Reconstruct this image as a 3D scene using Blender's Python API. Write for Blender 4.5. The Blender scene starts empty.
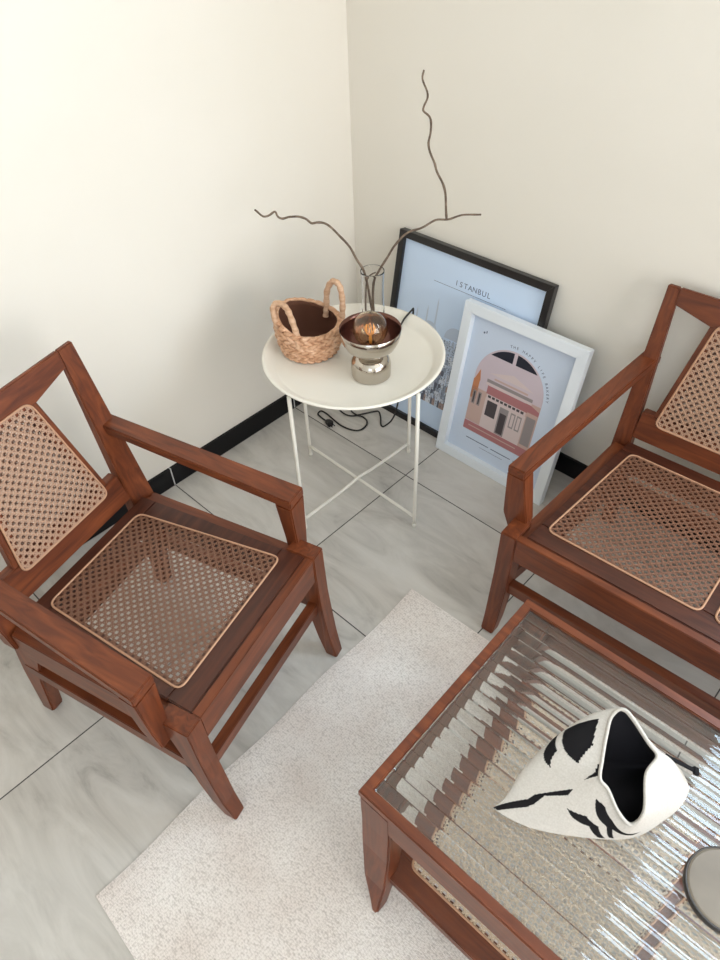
import bpy, bmesh, math, random
from mathutils import Vector, Matrix
random.seed(7)
C = bpy.context.scene.collection
PI = math.pi

# ------------------------------------------------------------------ materials
def s2l(c):
    return tuple(((v/12.92) if v <= .04045 else ((v+.055)/1.055)**2.4) for v in c)
def rgb(r, g, b):
    return s2l((r/255, g/255, b/255)) + (1,)
def mat(name, col, rough=.5, metal=0, spec=.5, **kw):
    m = bpy.data.materials.new(name); m.use_nodes = True
    b = m.node_tree.nodes['Principled BSDF']
    b.inputs['Base Color'].default_value = col
    b.inputs['Roughness'].default_value = rough
    b.inputs['Metallic'].default_value = metal
    b.inputs['Specular IOR Level'].default_value = spec
    for k, v in kw.items():
        b.inputs[k.replace('_', ' ')].default_value = v
    return m
def nodes(m):
    return m.node_tree.nodes, m.node_tree.links, m.node_tree.nodes['Principled BSDF']
def ramp(N, stops):
    r = N.new('ShaderNodeValToRGB')
    e = r.color_ramp.elements
    e[0].position, e[0].color = stops[0]
    e[1].position, e[1].color = stops[-1]
    for p, c in stops[1:-1]:
        x = e.new(p); x.color = c
    return r
def noisy(m, stops, scale=(1, 1, 1), nscale=5, detail=4, bump=0, distort=0, rough=.5):
    N, L, b = nodes(m)
    tc = N.new('ShaderNodeTexCoord'); mp = N.new('ShaderNodeMapping'); mp.inputs['Scale'].default_value = scale
    nz = N.new('ShaderNodeTexNoise'); nz.inputs['Scale'].default_value = nscale
    nz.inputs['Detail'].default_value = detail; nz.inputs['Distortion'].default_value = distort
    nz.inputs['Roughness'].default_value = rough
    r = ramp(N, stops)
    L.new(tc.outputs['Object'], mp.inputs['Vector']); L.new(mp.outputs['Vector'], nz.inputs['Vector'])
    L.new(nz.outputs['Fac'], r.inputs['Fac']); L.new(r.outputs['Color'], b.inputs['Base Color'])
    if bump:
        bp = N.new('ShaderNodeBump'); bp.inputs['Strength'].default_value = bump; bp.inputs['Distance'].default_value = .002
        L.new(nz.outputs['Fac'], bp.inputs['Height']); L.new(bp.outputs['Normal'], b.inputs['Normal'])
    return m

def wood(name, axis, tones=((76, 35, 18), (103, 50, 25), (128, 67, 35)), rough=.38):
    sc = {'x': (1.6, 16, 16), 'y': (16, 1.6, 16), 'z': (16, 16, 1.6)}[axis]
    m = mat(name, (0, 0, 0, 1), rough, spec=.45)
    return noisy(m, [(.25, rgb(*tones[0])), (.5, rgb(*tones[1])), (.78, rgb(*tones[2]))], sc, 3.2, 5, .12, 1.2)
WX, WY, WZ = wood('teak_along_x', 'x'), wood('teak_along_y', 'y'), wood('teak_upright', 'z')
DARK = ((52, 24, 15), (70, 34, 22), (88, 46, 29))
DX, DY, DZ = wood('dark_teak_along_x', 'x', DARK, .34), wood('dark_teak_along_y', 'y', DARK, .34), wood('dark_teak_upright', 'z', DARK, .34)
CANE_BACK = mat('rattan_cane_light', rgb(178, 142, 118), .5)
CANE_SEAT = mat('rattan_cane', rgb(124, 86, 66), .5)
CANE_SHELF = mat('rattan_cane_brightened', rgb(206, 182, 156), .5)  # shelf cane coloured lighter to make up for the dim light under the table
BINDING = mat('rattan_binding', rgb(186, 142, 112), .45)
WALL = noisy(mat('wall_paint', (0, 0, 0, 1), .85, spec=.2), [(.3, rgb(232, 226, 215)), (.7, rgb(235, 229, 219))], (1, 1, 1), 2, 3)
CEIL = mat('ceiling_paint', rgb(240, 238, 232), .9)
BLACK_TILE = mat('black_skirting_tile', rgb(13, 12, 15), .3, spec=.25)
JOINT = mat('white_joint', rgb(205, 205, 205), .8)
WHITE_METAL = mat('white_powder_coat', rgb(236, 231, 220), .42)
CHROME = mat('smoked_chrome', rgb(190, 182, 172), .09, 1.0)
BOWL_IN = mat('dark_bowl_lining', rgb(112, 78, 70), .22, .85)
BLACK = mat('black_plastic', rgb(20, 18, 18), .45)
BLACK_FRAME = mat('black_lacquer', rgb(30, 27, 27), .3)
WHITE_FRAME = mat('white_lacquer', rgb(232, 237, 242), .4)
TWIG = noisy(mat('twig_bark', (0, 0, 0, 1), .8), [(.3, rgb(82, 66, 54)), (.7, rgb(132, 114, 98))], (1, 1, 1), 60, 3)
GREY_DISC = noisy(mat('grey_stone', (0, 0, 0, 1), .45), [(.3, rgb(112, 101, 88)), (.7, rgb(128, 117, 103))], (1, 1, 1), 12, 4)
DARK_RIM = mat('dark_rim', rgb(70, 66, 64), .35, .6)
WINDOW_WHITE = mat('window_frame_white', rgb(225, 225, 222), .5)

def marble_floor():
    m = mat('grey_marble_tile', (0, 0, 0, 1), .32, spec=.45)
    N, L, b = nodes(m)
    tc = N.new('ShaderNodeTexCoord')
    sep = N.new('ShaderNodeSeparateXYZ'); L.new(tc.outputs['Object'], sep.inputs[0])
    masks, cells = [], []
    for ax, off in (('X', .6108), ('Y', -.3987)):
        a = N.new('ShaderNodeMath'); a.operation = 'ADD'; a.inputs[1].default_value = -off + 12.0
        L.new(sep.outputs[ax], a.inputs[0])
        d = N.new('ShaderNodeMath'); d.operation = 'DIVIDE'; d.inputs[1].default_value = .6; L.new(a.outputs[0], d.inputs[0])
        f = N.new('ShaderNodeMath'); f.operation = 'FRACT'; L.new(d.outputs[0], f.inputs[0])
        fl = N.new('ShaderNodeMath'); fl.operation = 'FLOOR'; L.new(d.outputs[0], fl.inputs[0]); cells.append(fl)
        p = N.new('ShaderNodeMath'); p.operation = 'PINGPONG'; p.inputs[1].default_value = .5; L.new(f.outputs[0], p.inputs[0])
        lt = N.new('ShaderNodeMath'); lt.operation = 'LESS_THAN'; lt.inputs[1].default_value = .0032; L.new(p.outputs[0], lt.inputs[0])
        masks.append(lt)
    mx = N.new('ShaderNodeMath'); mx.operation = 'MAXIMUM'; L.new(masks[0].outputs[0], mx.inputs[0]); L.new(masks[1].outputs[0], mx.inputs[1])
    # every tile its own offset in the vein pattern
    cb = N.new('ShaderNodeCombineXYZ'); L.new(cells[0].outputs[0], cb.inputs[0]); L.new(cells[1].outputs[0], cb.inputs[1])
    wn = N.new('ShaderNodeTexWhiteNoise'); L.new(cb.outputs[0], wn.inputs['Vector'])
    vs = N.new('ShaderNodeVectorMath'); vs.operation = 'SCALE'; vs.inputs['Scale'].default_value = 9; L.new(wn.outputs['Color'], vs.inputs[0])
    va = N.new('ShaderNodeVectorMath'); L.new(tc.outputs['Object'], va.inputs[0]); L.new(vs.outputs[0], va.inputs[1])
    mp = N.new('ShaderNodeMapping'); mp.inputs['Rotation'].default_value = (0, 0, .35); mp.inputs['Scale'].default_value = (1, 3.2, 1)
    L.new(va.outputs[0], mp.inputs['Vector'])
    nz = N.new('ShaderNodeTexNoise'); nz.inputs['Scale'].default_value = 2.4; nz.inputs['Detail'].default_value = 8; nz.inputs['Roughness'].default_value = .62; nz.inputs['Distortion'].default_value = 1.6
    L.new(mp.outputs['Vector'], nz.inputs['Vector'])
    r = ramp(N, [(.27, rgb(158, 152, 145)), (.42, rgb(189, 184, 177)), (.55, rgb(201, 196, 189)), (.75, rgb(212, 208, 202))])
    L.new(nz.outputs['Fac'], r.inputs['Fac'])
    mix = N.new('ShaderNodeMix'); mix.data_type = 'RGBA'; mix.inputs['B'].default_value = rgb(62, 58, 56)
    L.new(mx.outputs[0], mix.inputs['Factor']); L.new(r.outputs['Color'], mix.inputs['A'])
    L.new(mix.outputs['Result'], b.inputs['Base Color'])
    return m
FLOOR = marble_floor()

def rug_mat():
    m = mat('cream_woven_cotton', (0, 0, 0, 1), .95, spec=.1)
    N, L, b = nodes(m)
    tc = N.new('ShaderNodeTexCoord')
    mp = N.new('ShaderNodeMapping'); mp.inputs['Scale'].default_value = (1, 2.4, 1); L.new(tc.outputs['Object'], mp.inputs['Vector'])
    v = N.new('ShaderNodeTexVoronoi'); v.inputs['Scale'].default_value = 150; v.inputs['Randomness'].default_value = .55
    L.new(mp.outputs['Vector'], v.inputs['Vector'])
    r = ramp(N, [(.15, rgb(250, 245, 241)), (.5, rgb(243, 237, 232)), (.85, rgb(204, 196, 190))])
    L.new(v.outputs['Distance'], r.inputs['Fac'])
    nz = N.new('ShaderNodeTexNoise'); nz.inputs['Scale'].default_value = 5; nz.inputs['Detail'].default_value = 3; L.new(tc.outputs['Object'], nz.inputs['Vector'])
    r2 = ramp(N, [(.3, rgb(238, 232, 229)), (.7, (1, 1, 1, 1))]); L.new(nz.outputs['Fac'], r2.inputs['Fac'])
    mix = N.new('ShaderNodeMix'); mix.data_type = 'RGBA'; mix.blend_type = 'MULTIPLY'; mix.inputs['Factor'].default_value = 1
    L.new(r.outputs['Color'], mix.inputs['A']); L.new(r2.outputs['Color'], mix.inputs['B']); L.new(mix.outputs['Result'], b.inputs['Base Color'])
    bp = N.new('ShaderNodeBump'); bp.inputs['Strength'].default_value = .5; bp.inputs['Distance'].default_value = .003; bp.invert = True
    L.new(v.outputs['Distance'], bp.inputs['Height']); L.new(bp.outputs['Normal'], b.inputs['Normal'])
    return m
RUG = rug_mat()

SEAGRASS = noisy(mat('seagrass_braid', (0, 0, 0, 1), .75), [(.25, rgb(166, 118, 86)), (.5, rgb(208, 162, 128)), (.75, rgb(230, 192, 162))], (1, 1, 1), 45, 4, .4)
SEAGRASS_SHADE = mat('seagrass_painted_shade', rgb(96, 58, 40), .85)  # shade between the strands and in the hollow, painted as darker brown
SEAGRASS_HANDLE = noisy(mat('seagrass_wrapped', (0, 0, 0, 1), .7), [(.25, rgb(186, 142, 110)), (.75, rgb(220, 184, 154))], (1, 1, 6), 30, 3, .4)

def glass(name, col, rough=0.0, ior=1.45):
    m = bpy.data.materials.new(name); m.use_nodes = True
    b = m.node_tree.nodes['Principled BSDF']
    b.inputs['Base Color'].default_value = col
    b.inputs['Transmission Weight'].default_value = 1
    b.inputs['Roughness'].default_value = rough
    b.inputs['IOR'].default_value = ior
    return m
FLUTED = glass('fluted_glass', (.955, .985, .975, 1), .015, 1.55)
VASE_GLASS = glass('clear_glass', (.99, .99, .99, 1), 0, 1.22)
AMBER = glass('amber_glass', rgb(255, 246, 226), .0, 1.45)
FILAMENT = mat('filament_added_glow', rgb(255, 190, 110), .4)
FN = FILAMENT.node_tree.nodes['Principled BSDF']
FN.inputs['Emission Color'].default_value = rgb(255, 170, 80); FN.inputs['Emission Strength'].default_value = .12  # faint glow added for a golden look, the bulb itself is unlit

# ------------------------------------------------------------------ mesh helpers
def bm_new(): return bmesh.new()
def finish(name, bm, m, parent=None, smooth=False, bevel=0, seg=2, fix=True):
    if fix: bmesh.ops.recalc_face_normals(bm, faces=bm.faces[:])
    if bevel:
        es = [e for e in bm.edges if len(e.link_faces) == 2 and e.calc_face_angle(0) > .35]
        bmesh.ops.bevel(bm, geom=es, offset=bevel, segments=seg, affect='EDGES', clamp_overlap=True)
    me = bpy.data.meshes.new(name); bm.to_mesh(me); bm.free()
    for mm in (m if isinstance(m, (list, tuple)) else [m]): me.materials.append(mm)
    if smooth:
        for p in me.polygons: p.use_smooth = True
    o = bpy.data.objects.new(name, me); C.objects.link(o)
    if parent is not None: o.parent = parent
    return o
def hexa(bm, lo, hi):
    """solid from a lower quad and an upper quad (same winding)"""
    v = [bm.verts.new(p) for p in list(lo)+list(hi)]
    n = len(lo)
    bm.faces.new(v[:n][::-1]); bm.faces.new(v[n:])
    for i in range(n):
        j = (i+1) % n
        bm.faces.new((v[i], v[j], v[n+j], v[n+i]))
def box(bm, a, b):
    (x0, y0, z0), (x1, y1, z1) = a, b
    hexa(bm, [(x0, y0, z0), (x1, y0, z0), (x1, y1, z0), (x0, y1, z0)], [(x0, y0, z1), (x1, y0, z1), (x1, y1, z1), (x0, y1, z1)])
def loft(bm, rings, caps=True, closed=True):
    R = [[bm.verts.new(p) for p in r] for r in rings]
    n = len(R[0])
    for a, b in zip(R, R[1:]):
        for i in range(n if closed else n-1):
            j = (i+1) % n
            bm.faces.new((a[i], a[j], b[j], b[i]))
    if caps and closed:
        bm.faces.new(R[0][::-1]); bm.faces.new(R[-1])
    return R
def lathe(bm, prof, c=(0, 0, 0), n=48, capb=False, capt=False):
    R = []
    for r, z in prof:
        R.append([(c[0]+r*math.cos(2*PI*i/n), c[1]+r*math.sin(2*PI*i/n), c[2]+z) for i in range(n)])
    VR = loft(bm, R, caps=False)
    if capb: bm.faces.new(VR[0][::-1])
    if capt: bm.faces.new(VR[-1])
def smoothpath(pts, k=6, closed=False):
    P = [Vector(p) for p in pts]; n = len(P); out = []
    rng = range(n if closed else n-1)
    for i in rng:
        if closed: p0, p1, p2, p3 = P[i-1], P[i], P[(i+1) % n], P[(i+2) % n]
        else: p0, p1, p2, p3 = P[max(i-1, 0)], P[i], P[i+1], P[min(i+2, n-1)]
        for j in range(k):
            t = j/k
            out.append(.5*((2*p1)+(p2-p0)*t+(2*p0-5*p1+4*p2-p3)*t*t+(3*p1-p0-3*p2+p3)*t**3))
    if not closed: out.append(P[-1])
    return out
def tube(bm, pts, rad, n=8, closed=False, caps=True):
    P = [Vector(p) for p in pts]; m = len(P)
    rr = rad if callable(rad) else (lambda t: rad)
    rings = []; up = None
    for i, p in enumerate(P):
        if closed: t = P[(i+1) % m]-P[i-1]
        else: t = P[min(i+1, m-1)]-P[max(i-1, 0)]
        t.normalize()
        if up is None:
            up = Vector((0, 0, 1)) if abs(t.z) < .9 else Vector((1, 0, 0))
        s = t.cross(up); s.normalize(); up = s.cross(t); up.normalize()
        r = rr(i/(m-1))
        rings.append([p+s*r*math.cos(2*PI*k/n)+up*r*math.sin(2*PI*k/n) for k in range(n)])
    if closed: rings.append(rings[0])
    R = [[bm.verts.new(q) for q in r] for r in (rings[:-1] if closed else rings)]
    M = len(R)
    for i in range(M if closed else M-1):
        a, b = R[i], R[(i+1) % M]
        for k in range(n):
            j = (k+1) % n
            bm.faces.new((a[k], a[j], b[j], b[k]))
    if caps and not closed:
        bm.faces.new(R[0][::-1]); bm.faces.new(R[-1])
def empty(name, label, cat, loc=(0, 0, 0), rz=0, group=None):
    o = bpy.data.objects.new(name, None); C.objects.link(o)
    o.empty_display_size = .1
    o.location = loc; o.rotation_euler = (0, 0, rz); o['label'] = label; o['category'] = cat
    if group: o['group'] = group
    return o
def tag(o, label, cat, group=None):
    o['label'] = label; o['category'] = cat
    if group: o['group'] = group
    return o
def struct(o):
    o['kind'] = 'structure'; return o

# ------------------------------------------------------------------ the room
RX, RY, RH = 4.2, -2.95, 2.8
bm = bm_new(); box(bm, (-.1, RY-.1, -.08), (RX+.1, .1, 0)); struct(finish('floor', bm, FLOOR))
bm = bm_new(); box(bm, (-.1, RY-.1, RH), (RX+.1, .1, RH+.1)); struct(finish('ceiling', bm, CEIL))
bm = bm_new(); box(bm, (-.1, RY-.1, 0), (0, .1, RH)); struct(finish('wall_left', bm, WALL))
W3 = (1.85, 3.30, 1.15, 2.35)         # x0,x1,z0,z1 of the window above the sofa, to the right of the view
bm = bm_new()
box(bm, (0, 0, 0), (W3[0], .1, RH)); box(bm, (W3[1], 0, 0), (RX, .1, RH))
box(bm, (W3[0], 0, 0), (W3[1], .1, W3[2])); box(bm, (W3[0], 0, W3[3]), (W3[1], .1, RH))
struct(finish('wall_right', bm, WALL))
# the two walls behind the camera, each with its window opening
W1 = (-1.95, -.12, .45, 2.45)          # y0,y1,z0,z1 in the far wall
W2 = (1.9, 3.2, .95, 2.45)             # x0,x1,z0,z1 in the front wall
bm = bm_new()
box(bm, (RX, RY-.1, 0), (RX+.1, W1[0], RH)); box(bm, (RX, W1[1], 0), (RX+.1, .1, RH))
box(bm, (RX, W1[0], 0), (RX+.1, W1[1], W1[2])); box(bm, (RX, W1[0], W1[3]), (RX+.1, W1[1], RH))
struct(finish('wall_far', bm, WALL))
bm = bm_new()
box(bm, (0, RY-.1, 0), (W2[0], RY, RH)); box(bm, (W2[1], RY-.1, 0), (RX, RY, RH))
box(bm, (W2[0], RY-.1, 0), (W2[1], RY, W2[2])); box(bm, (W2[0], RY-.1, W2[3]), (W2[1], RY, RH))
struct(finish('wall_front', bm, WALL))
bm = bm_new(); e = .05
y0, y1, z0, z1 = W1
for a, b in (((RX+.02, y0, z0), (RX+.07, y1, z0+e)), ((RX+.02, y0, z1-e), (RX+.07, y1, z1)), ((RX+.02, y0, z0+e), (RX+.07, y0+e, z1-e)), ((RX+.02, y1-e, z0+e), (RX+.07, y1, z1-e)), ((RX+.02, (y0+y1)/2-.03, z0+e), (RX+.07, (y0+y1)/2+.03, z1-e))):
    box(bm, a, b)
struct(finish('window_1', bm, WINDOW_WHITE))
bm = bm_new(); x0, x1, z0, z1 = W2
for a, b in (((x0, RY-.07, z0), (x1, RY-.02, z0+e)), ((x0, RY-.07, z1-e), (x1, RY-.02, z1)), ((x0, RY-.07, z0+e), (x0+e, RY-.02, z1-e)), ((x1-e, RY-.07, z0+e), (x1, RY-.02, z1-e)), (((x0+x1)/2-.03, RY-.07, z0+e), ((x0+x1)/2+.03, RY-.02, z1-e))):
    box(bm, a, b)
struct(finish('window_2', bm, WINDOW_WHITE))
bm = bm_new(); x0, x1, z0, z1 = W3
for a, b in (((x0, .02, z0), (x1, .07, z0+e)), ((x0, .02, z1-e), (x1, .07, z1)), ((x0, .02, z0+e), (x0+e, .07, z1-e)), ((x1-e, .02, z0+e), (x1, .07, z1-e)), (((x0+x1)/2-.025, .02, z0+e), ((x0+x1)/2+.025, .07, z1-e))):
    box(bm, a, b)
struct(finish('window_3', bm, WINDOW_WHITE))
# skirting of black tiles with white joints
HB = .08
bm = bm_new(); box(bm, (0, RY, 0), (.01, 0, HB))
for k in range(5):
    yy = -.3987-.6*k
    n0 = len(bm.faces); box(bm, (.0005, yy-.0022, 0), (.0108, yy+.0022, HB+.0006)); bm.faces.ensure_lookup_table()
    for f in bm.faces[n0:]: f.material_index = 1
struct(finish('baseboard_left', bm, [BLACK_TILE, JOINT]))
bm = bm_new(); box(bm, (.01, -.01, 0), (RX, 0, HB))
for k in range(6):
    xx = .6108+.6*k
    n0 = len(bm.faces); box(bm, (xx-.0022, -.0108, 0), (xx+.0022, -.0005, HB+.0006)); bm.faces.ensure_lookup_table()
    for f in bm.faces[n0:]: f.material_index = 1
struct(finish('baseboard_right', bm, [BLACK_TILE, JOINT]))

# ------------------------------------------------------------------ rug
bm = bm_new()
rc = [(1.9, -1.965), (.985, -1.925), (.966, -.775), (1.9, -.752)]
nx, ny = 48, 60
def rugp(a, b):
    x = (rc[1][0]*(1-b)+rc[2][0]*b)*(1-a)+(rc[0][0]*(1-b)+rc[3][0]*b)*a
    y = (rc[1][1]*(1-a)+rc[0][1]*a)*(1-b)+(rc[2][1]*(1-a)+rc[3][1]*a)*b
    return x+.004*math.sin(b*17)*(1-a)**6, y
top = []; bot = []
for i in range(nx+1):
    for j in range(ny+1):
        a, b = i/nx, j/ny; x, y = rugp(a, b)
        edge = min(a, 1-a, b, 1-b)
        w = .0005*math.sin(x*23+y*9)*min(1, edge*9) if edge > 0 else 0
        top.append(bm.verts.new((x, y, .006+w-(.0025 if edge == 0 else 0)))); bot.append(bm.verts.new((x, y, .0004)))
ix = lambda i, j: i*(ny+1)+j
for i in range(nx):
    for j in range(ny):
        bm.faces.new((top[ix(i, j)], top[ix(i+1, j)], top[ix(i+1, j+1)], top[ix(i, j+1)]))
        bm.faces.new((bot[ix(i, j)], bot[ix(i, j+1)], bot[ix(i+1, j+1)], bot[ix(i+1, j)]))
for i in range(nx):
    for j in (0, ny): bm.faces.new((top[ix(i, j)], top[ix(i+1, j)], bot[ix(i+1, j)], bot[ix(i, j)]))
for j in range(ny):
    for i in (0, nx): bm.faces.new((top[ix(i, j)], top[ix(i, j+1)], bot[ix(i, j+1)], bot[ix(i, j)]))
tag(finish('area_rug', bm, RUG, smooth=False), 'cream woven cotton rug lying on grey floor tiles under coffee table', 'rug')

# ------------------------------------------------------------------ cane seating
def clip(poly, p, d):
    """segment of the line p+t*d inside a convex ccw polygon"""
    t0, t1 = -1e9, 1e9; n = len(poly)
    for i in range(n):
        a = poly[i]; b = poly[(i+1) % n]
        nx_, ny_ = -(b[1]-a[1]), b[0]-a[0]
        den = nx_*d[0]+ny_*d[1]; num = nx_*(p[0]-a[0])+ny_*(p[1]-a[1])
        if abs(den) < 1e-12:
            if num < 0: return None
            continue
        t = -num/den
        if den > 0: t0 = max(t0, t)
        else: t1 = min(t1, t)
    return (t0, t1) if t1-t0 > .004 else None
def rounded(quad, r=.03, k=5):
    out = []; n = len(quad)
    for i in range(n):
        p = Vector(quad[i]); a = (Vector(quad[i-1])-p).normalized(); b = (Vector(quad[(i+1) % n])-p).normalized()
        p0, p2 = p+a*r, p+b*r
        for j in range(k+1):
            t = j/k
            out.append(tuple(p0*(1-t)**2+p*2*t*(1-t)+p2*t*t))
    return out
def cane_bm(poly, to3, pitch=.0215):
    """real woven strands: two straight sets and two diagonal sets"""
    bm = bm_new()
    xs = [p[0] for p in poly]; ys = [p[1] for p in poly]
    cx, cy = (min(xs)+max(xs))/2, (min(ys)+max(ys))/2
    N = int(max(max(xs)-min(xs), max(ys)-min(ys))/pitch)+3
    h = pitch
    fam = []
    for k in range(-N, N+1):
        for s in (-.25, .25):
            fam.append(((cx+(k+s)*h, cy), (0, 1), .0012, .0002))
            fam.append(((cx, cy+(k+s)*h), (1, 0), .0012, .0009))
        fam.append(((cx+k*h, cy), (.70711, .70711), .0014, .0016))
        fam.append(((cx+k*h, cy), (.70711, -.70711), .0014, .0022))
    for p, d, w, z in fam:
        s = clip(poly, p, d)
        if not s: continue
        n = (-d[1]*w, d[0]*w)
        a = (p[0]+d[0]*s[0], p[1]+d[1]*s[0]); b = (p[0]+d[0]*s[1], p[1]+d[1]*s[1])
        q = [(a[0]+n[0], a[1]+n[1]), (a[0]-n[0], a[1]-n[1]), (b[0]-n[0], b[1]-n[1]), (b[0]+n[0], b[1]+n[1])]
        hexa(bm, [to3(x, y, z-.0005) for x, y in q], [to3(x, y, z+.0005) for x, y in q])
    return bm
def cane_panel(name, quad, to3, m, parent, r=.03):
    poly = rounded(quad, r)
    o = finish(name, cane_bm(poly, to3), m, parent)
    bm = bm_new()
    tube(bm, [to3(x, y, .0015) for x, y in poly], .0028, 6, closed=True)
    finish('cane_binding', bm, BINDING, o, smooth=True)
    return o

def seat_unit(root, H, P, npan=1):
    """teak and cane seat; local x = forward (0 at the front edge is FX), y = sideways, z up"""
    dz = P['hs']-.439; FX = P['FX']
    def L(u, v, z): return (u+FX, v, z+dz)
    def prism(poly_uz, v0, v1):
        bm = bm_new(); n = len(poly_uz)
        hexa(bm, [L(u, v0, z) for u, z in poly_uz], [L(u, v1, z) for u, z in poly_uz]); return bm
    ru = -.535
    lerp = lambda a, b, t: a+(b-a)*t
    de = lambda u: lerp(P['edge'][0], P['edge'][1], u/ru)       # distance of the seat edge from the leg's outer face
    # seat frame: front, rear, side rails and dividers, all one board frame
    bm = bm_new(); zt, zb = .439, .418
    cf, cr = P['cane']                                           # cane edge distance, front and rear
    cd = lambda u: lerp(cf, cr, (u+.078)/(-.5+.078))
    def slab(quad, z0=zb, z1=zt): hexa(bm, [L(u, v, z0) for u, v in quad], [L(u, v, z1) for u, v in quad])
    i0, i1 = -.090, -.488
    g0 = -.026; sg = .0                                         # the board lies inside the rails with a fine groove
    slab([(g0, -H+de(0)+sg), (g0, H-de(0)-sg), (i0, H-de(i0)-sg), (i0, -H+de(i0)+sg)])
    slab([(i1, -H+de(i1)+sg), (i1, H-de(i1)-sg), (ru, H-de(ru)-sg), (ru, -H+de(ru)+sg)])
    for s in (-1, 1):
        slab([(i0, s*(H-de(i0)-sg)), (i0, s*(H-cd(i0)-.012)), (i1, s*(H-cd(i1)-.012)), (i1, s*(H-de(i1)-sg))])
    pw = (2*(H-cf)-(npan-1)*.032)/npan                            # panel width at the front
    for k in range(1, npan):
        vc = -H+cf+k*pw+(k-.5)*.032
        slab([(i0, vc-.022), (i0, vc+.022), (i1, vc+.022), (i1, vc-.022)])
    finish('seat_frame', bm, DY, root, bevel=.0025)
    # apron: four rails around the board
    za, zc = .350, .4178
    def rail(name, q, a, b, m):
        bm = bm_new(); hexa(bm, [L(u, v, a) for u, v in q], [L(u, v, b) for u, v in q]); finish(name, bm, m, root, bevel=.002)
    rail('front_rail', [(-.002, -H+.046), (-.002, H-.046), (-.0252, H-.046), (-.0252, -H+.046)], za, .4380, WY)
    rail('rear_rail', [(ru+.004, -H+.09), (ru+.004, H-.09), (ru+.03, H-.09), (ru+.03, -H+.09)], za, zc, WY)
    ra, rb = P['rail']; rd = lambda u: lerp(ra, rb, u/ru)
    for s in (-1, 1):
        q = [(-.030, s*(H-rd(0))), (-.030, s*(H-de(0)-.012)), (ru, s*(H-de(ru)-.012)), (ru, s*(H-rd(ru)))]
        rail('side_rail', q, .325, .4176, WX)
    # cane seats
    for k in range(npan):
        a0 = -H+cf+k*(pw+.032); a1 = a0+pw
        b0 = -H+cr if k == 0 else a0; b1 = H-cr if k == npan-1 else a1
        cane_panel('seat_cane', [(b0, P['cu']), (b1, P['cu']), (a1, -.078), (a0, -.078)],
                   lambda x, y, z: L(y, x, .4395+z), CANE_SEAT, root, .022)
    # legs
    for s in (-1, 1):
        v0, v1 = s*H, s*(H-.046)
        ft = P['feet'][0 if s < 0 else 1]-dz
        prof = [(-.082, .4386), (.0, .4386), (.0015, .36), (.004, .27), (.010, .19), (.020, .09), (.036, ft), (.000, ft), (-.020, .08), (-.036, .17), (-.046, .26), (-.060, .35)]
        bm = bm_new()
        hexa(bm, [L(u, v0-s*.006*max(0, (.12-z)/.12), z) for u, z in prof], [L(u, v1+s*.005*max(0, (.2-z)/.2), z) for u, z in prof])
        finish('leg', bm, WZ, root, bevel=.0025)
        prof = [(-.495, .408), (-.572, .408), (-.588, .34), (-.612, .2), (-.628, 0-dz), (-.588, 0-dz), (-.555, .18), (-.51, .30)]
        w = lambda z, o: s*(H-P['rleg']-o-.016*max(0, min(1, z/.42)))
        bm = bm_new(); hexa(bm, [L(u, w(z, -.002), z) for u, z in prof], [L(u, w(z, .036), z) for u, z in prof])
        finish('leg', bm, WZ, root, bevel=.004)
    # stretchers
    bm = bm_new(); hexa(bm, [L(u, v, .200) for u, v in ((-.010, -H+.042), (-.010, H-.042), (-.036, H-.042), (-.036, -H+.042))], [L(u, v, .243) for u, v in ((-.008, -H+.042), (-.008, H-.042), (-.034, H-.042), (-.034, -H+.042))])
    finish('stretcher', bm, WY, root, bevel=.002)
    bm = bm_new(); hexa(bm, [L(u, v, .205) for u, v in ((-.562, -H+.09), (-.562, H-.09), (-.585, H-.09), (-.585, -H+.09))], [L(u, v, .26) for u, v in ((-.557, -H+.09), (-.557, H-.09), (-.58, H-.09), (-.58, -H+.09))])
    finish('stretcher', bm, WY, root, bevel=.002)
    for s in (-1, 1):
        bm = bm_new()
        q = [(-.030, s*(H-.010)), (-.030, s*(H-.034)), (-.585, s*(H-P['rleg']-.030)), (-.585, s*(H-P['rleg']-.006))]
        hexa(bm, [L(u, v, .200) for u, v in q], [L(u, v, .245) for u, v in q])
        finish('stretcher', bm, WX, root, bevel=.002)
    # arms and their posts
    wi, wo, ri, ro = P['arm']
    for s in (-1, 1):
        y = lambda d: s*(H-d)
        t = .026; bm = bm_new()
        F = (-.063, P['az'][0]-dz); B = (-.64, P['az'][1]-dz)
        lo = [L(F[0], y(wo), F[1]-t), L(F[0], y(wi), F[1]-t), L(B[0], y(ri), B[1]-t), L(B[0], y(ro), B[1]-t)]
        hi = [L(F[0], y(wo), F[1]), L(F[0], y(wi), F[1]), L(B[0], y(ri), B[1]), L(B[0], y(ro), B[1])]
        hexa(bm, lo, hi); finish('armrest', bm, WX, root, bevel=.003)
        # post: wide at the arm, narrowing to a foot against the outside of the seat
        e0 = rd(-.08)
        lo = [L(-.064, y(e0-.034), .365), L(-.064, y(e0+.003), .365), L(-.098, y(e0+.003), .365), L(-.098, y(e0-.034), .365)]
        mid = [L(-.064, y(wo+.006), .44), L(-.064, y(e0+.006), .44), L(-.100, y(e0+.006), .44), L(-.100, y(wo+.006), .44)]
        top_ = [L(-.0632, y(wo), F[1]-t), L(-.0632, y(wi), F[1]-t), L(-.108, y(wi+.002), F[1]-t+.004), L(-.108, y(wo+.002), F[1]-t+.004)]
        bm = bm_new(); loft(bm, [lo, mid, top_]); finish('arm_post', bm, WZ, root, bevel=.003)
    # back: leaning posts, rails, slats, cane
    bu = lambda z: -.555-(z-.44)*.105/.434                       # front face of the leaning back
    ot, ob, it, ib = P['post']                                    # outer top / bottom, inner top / bottom distances
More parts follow.
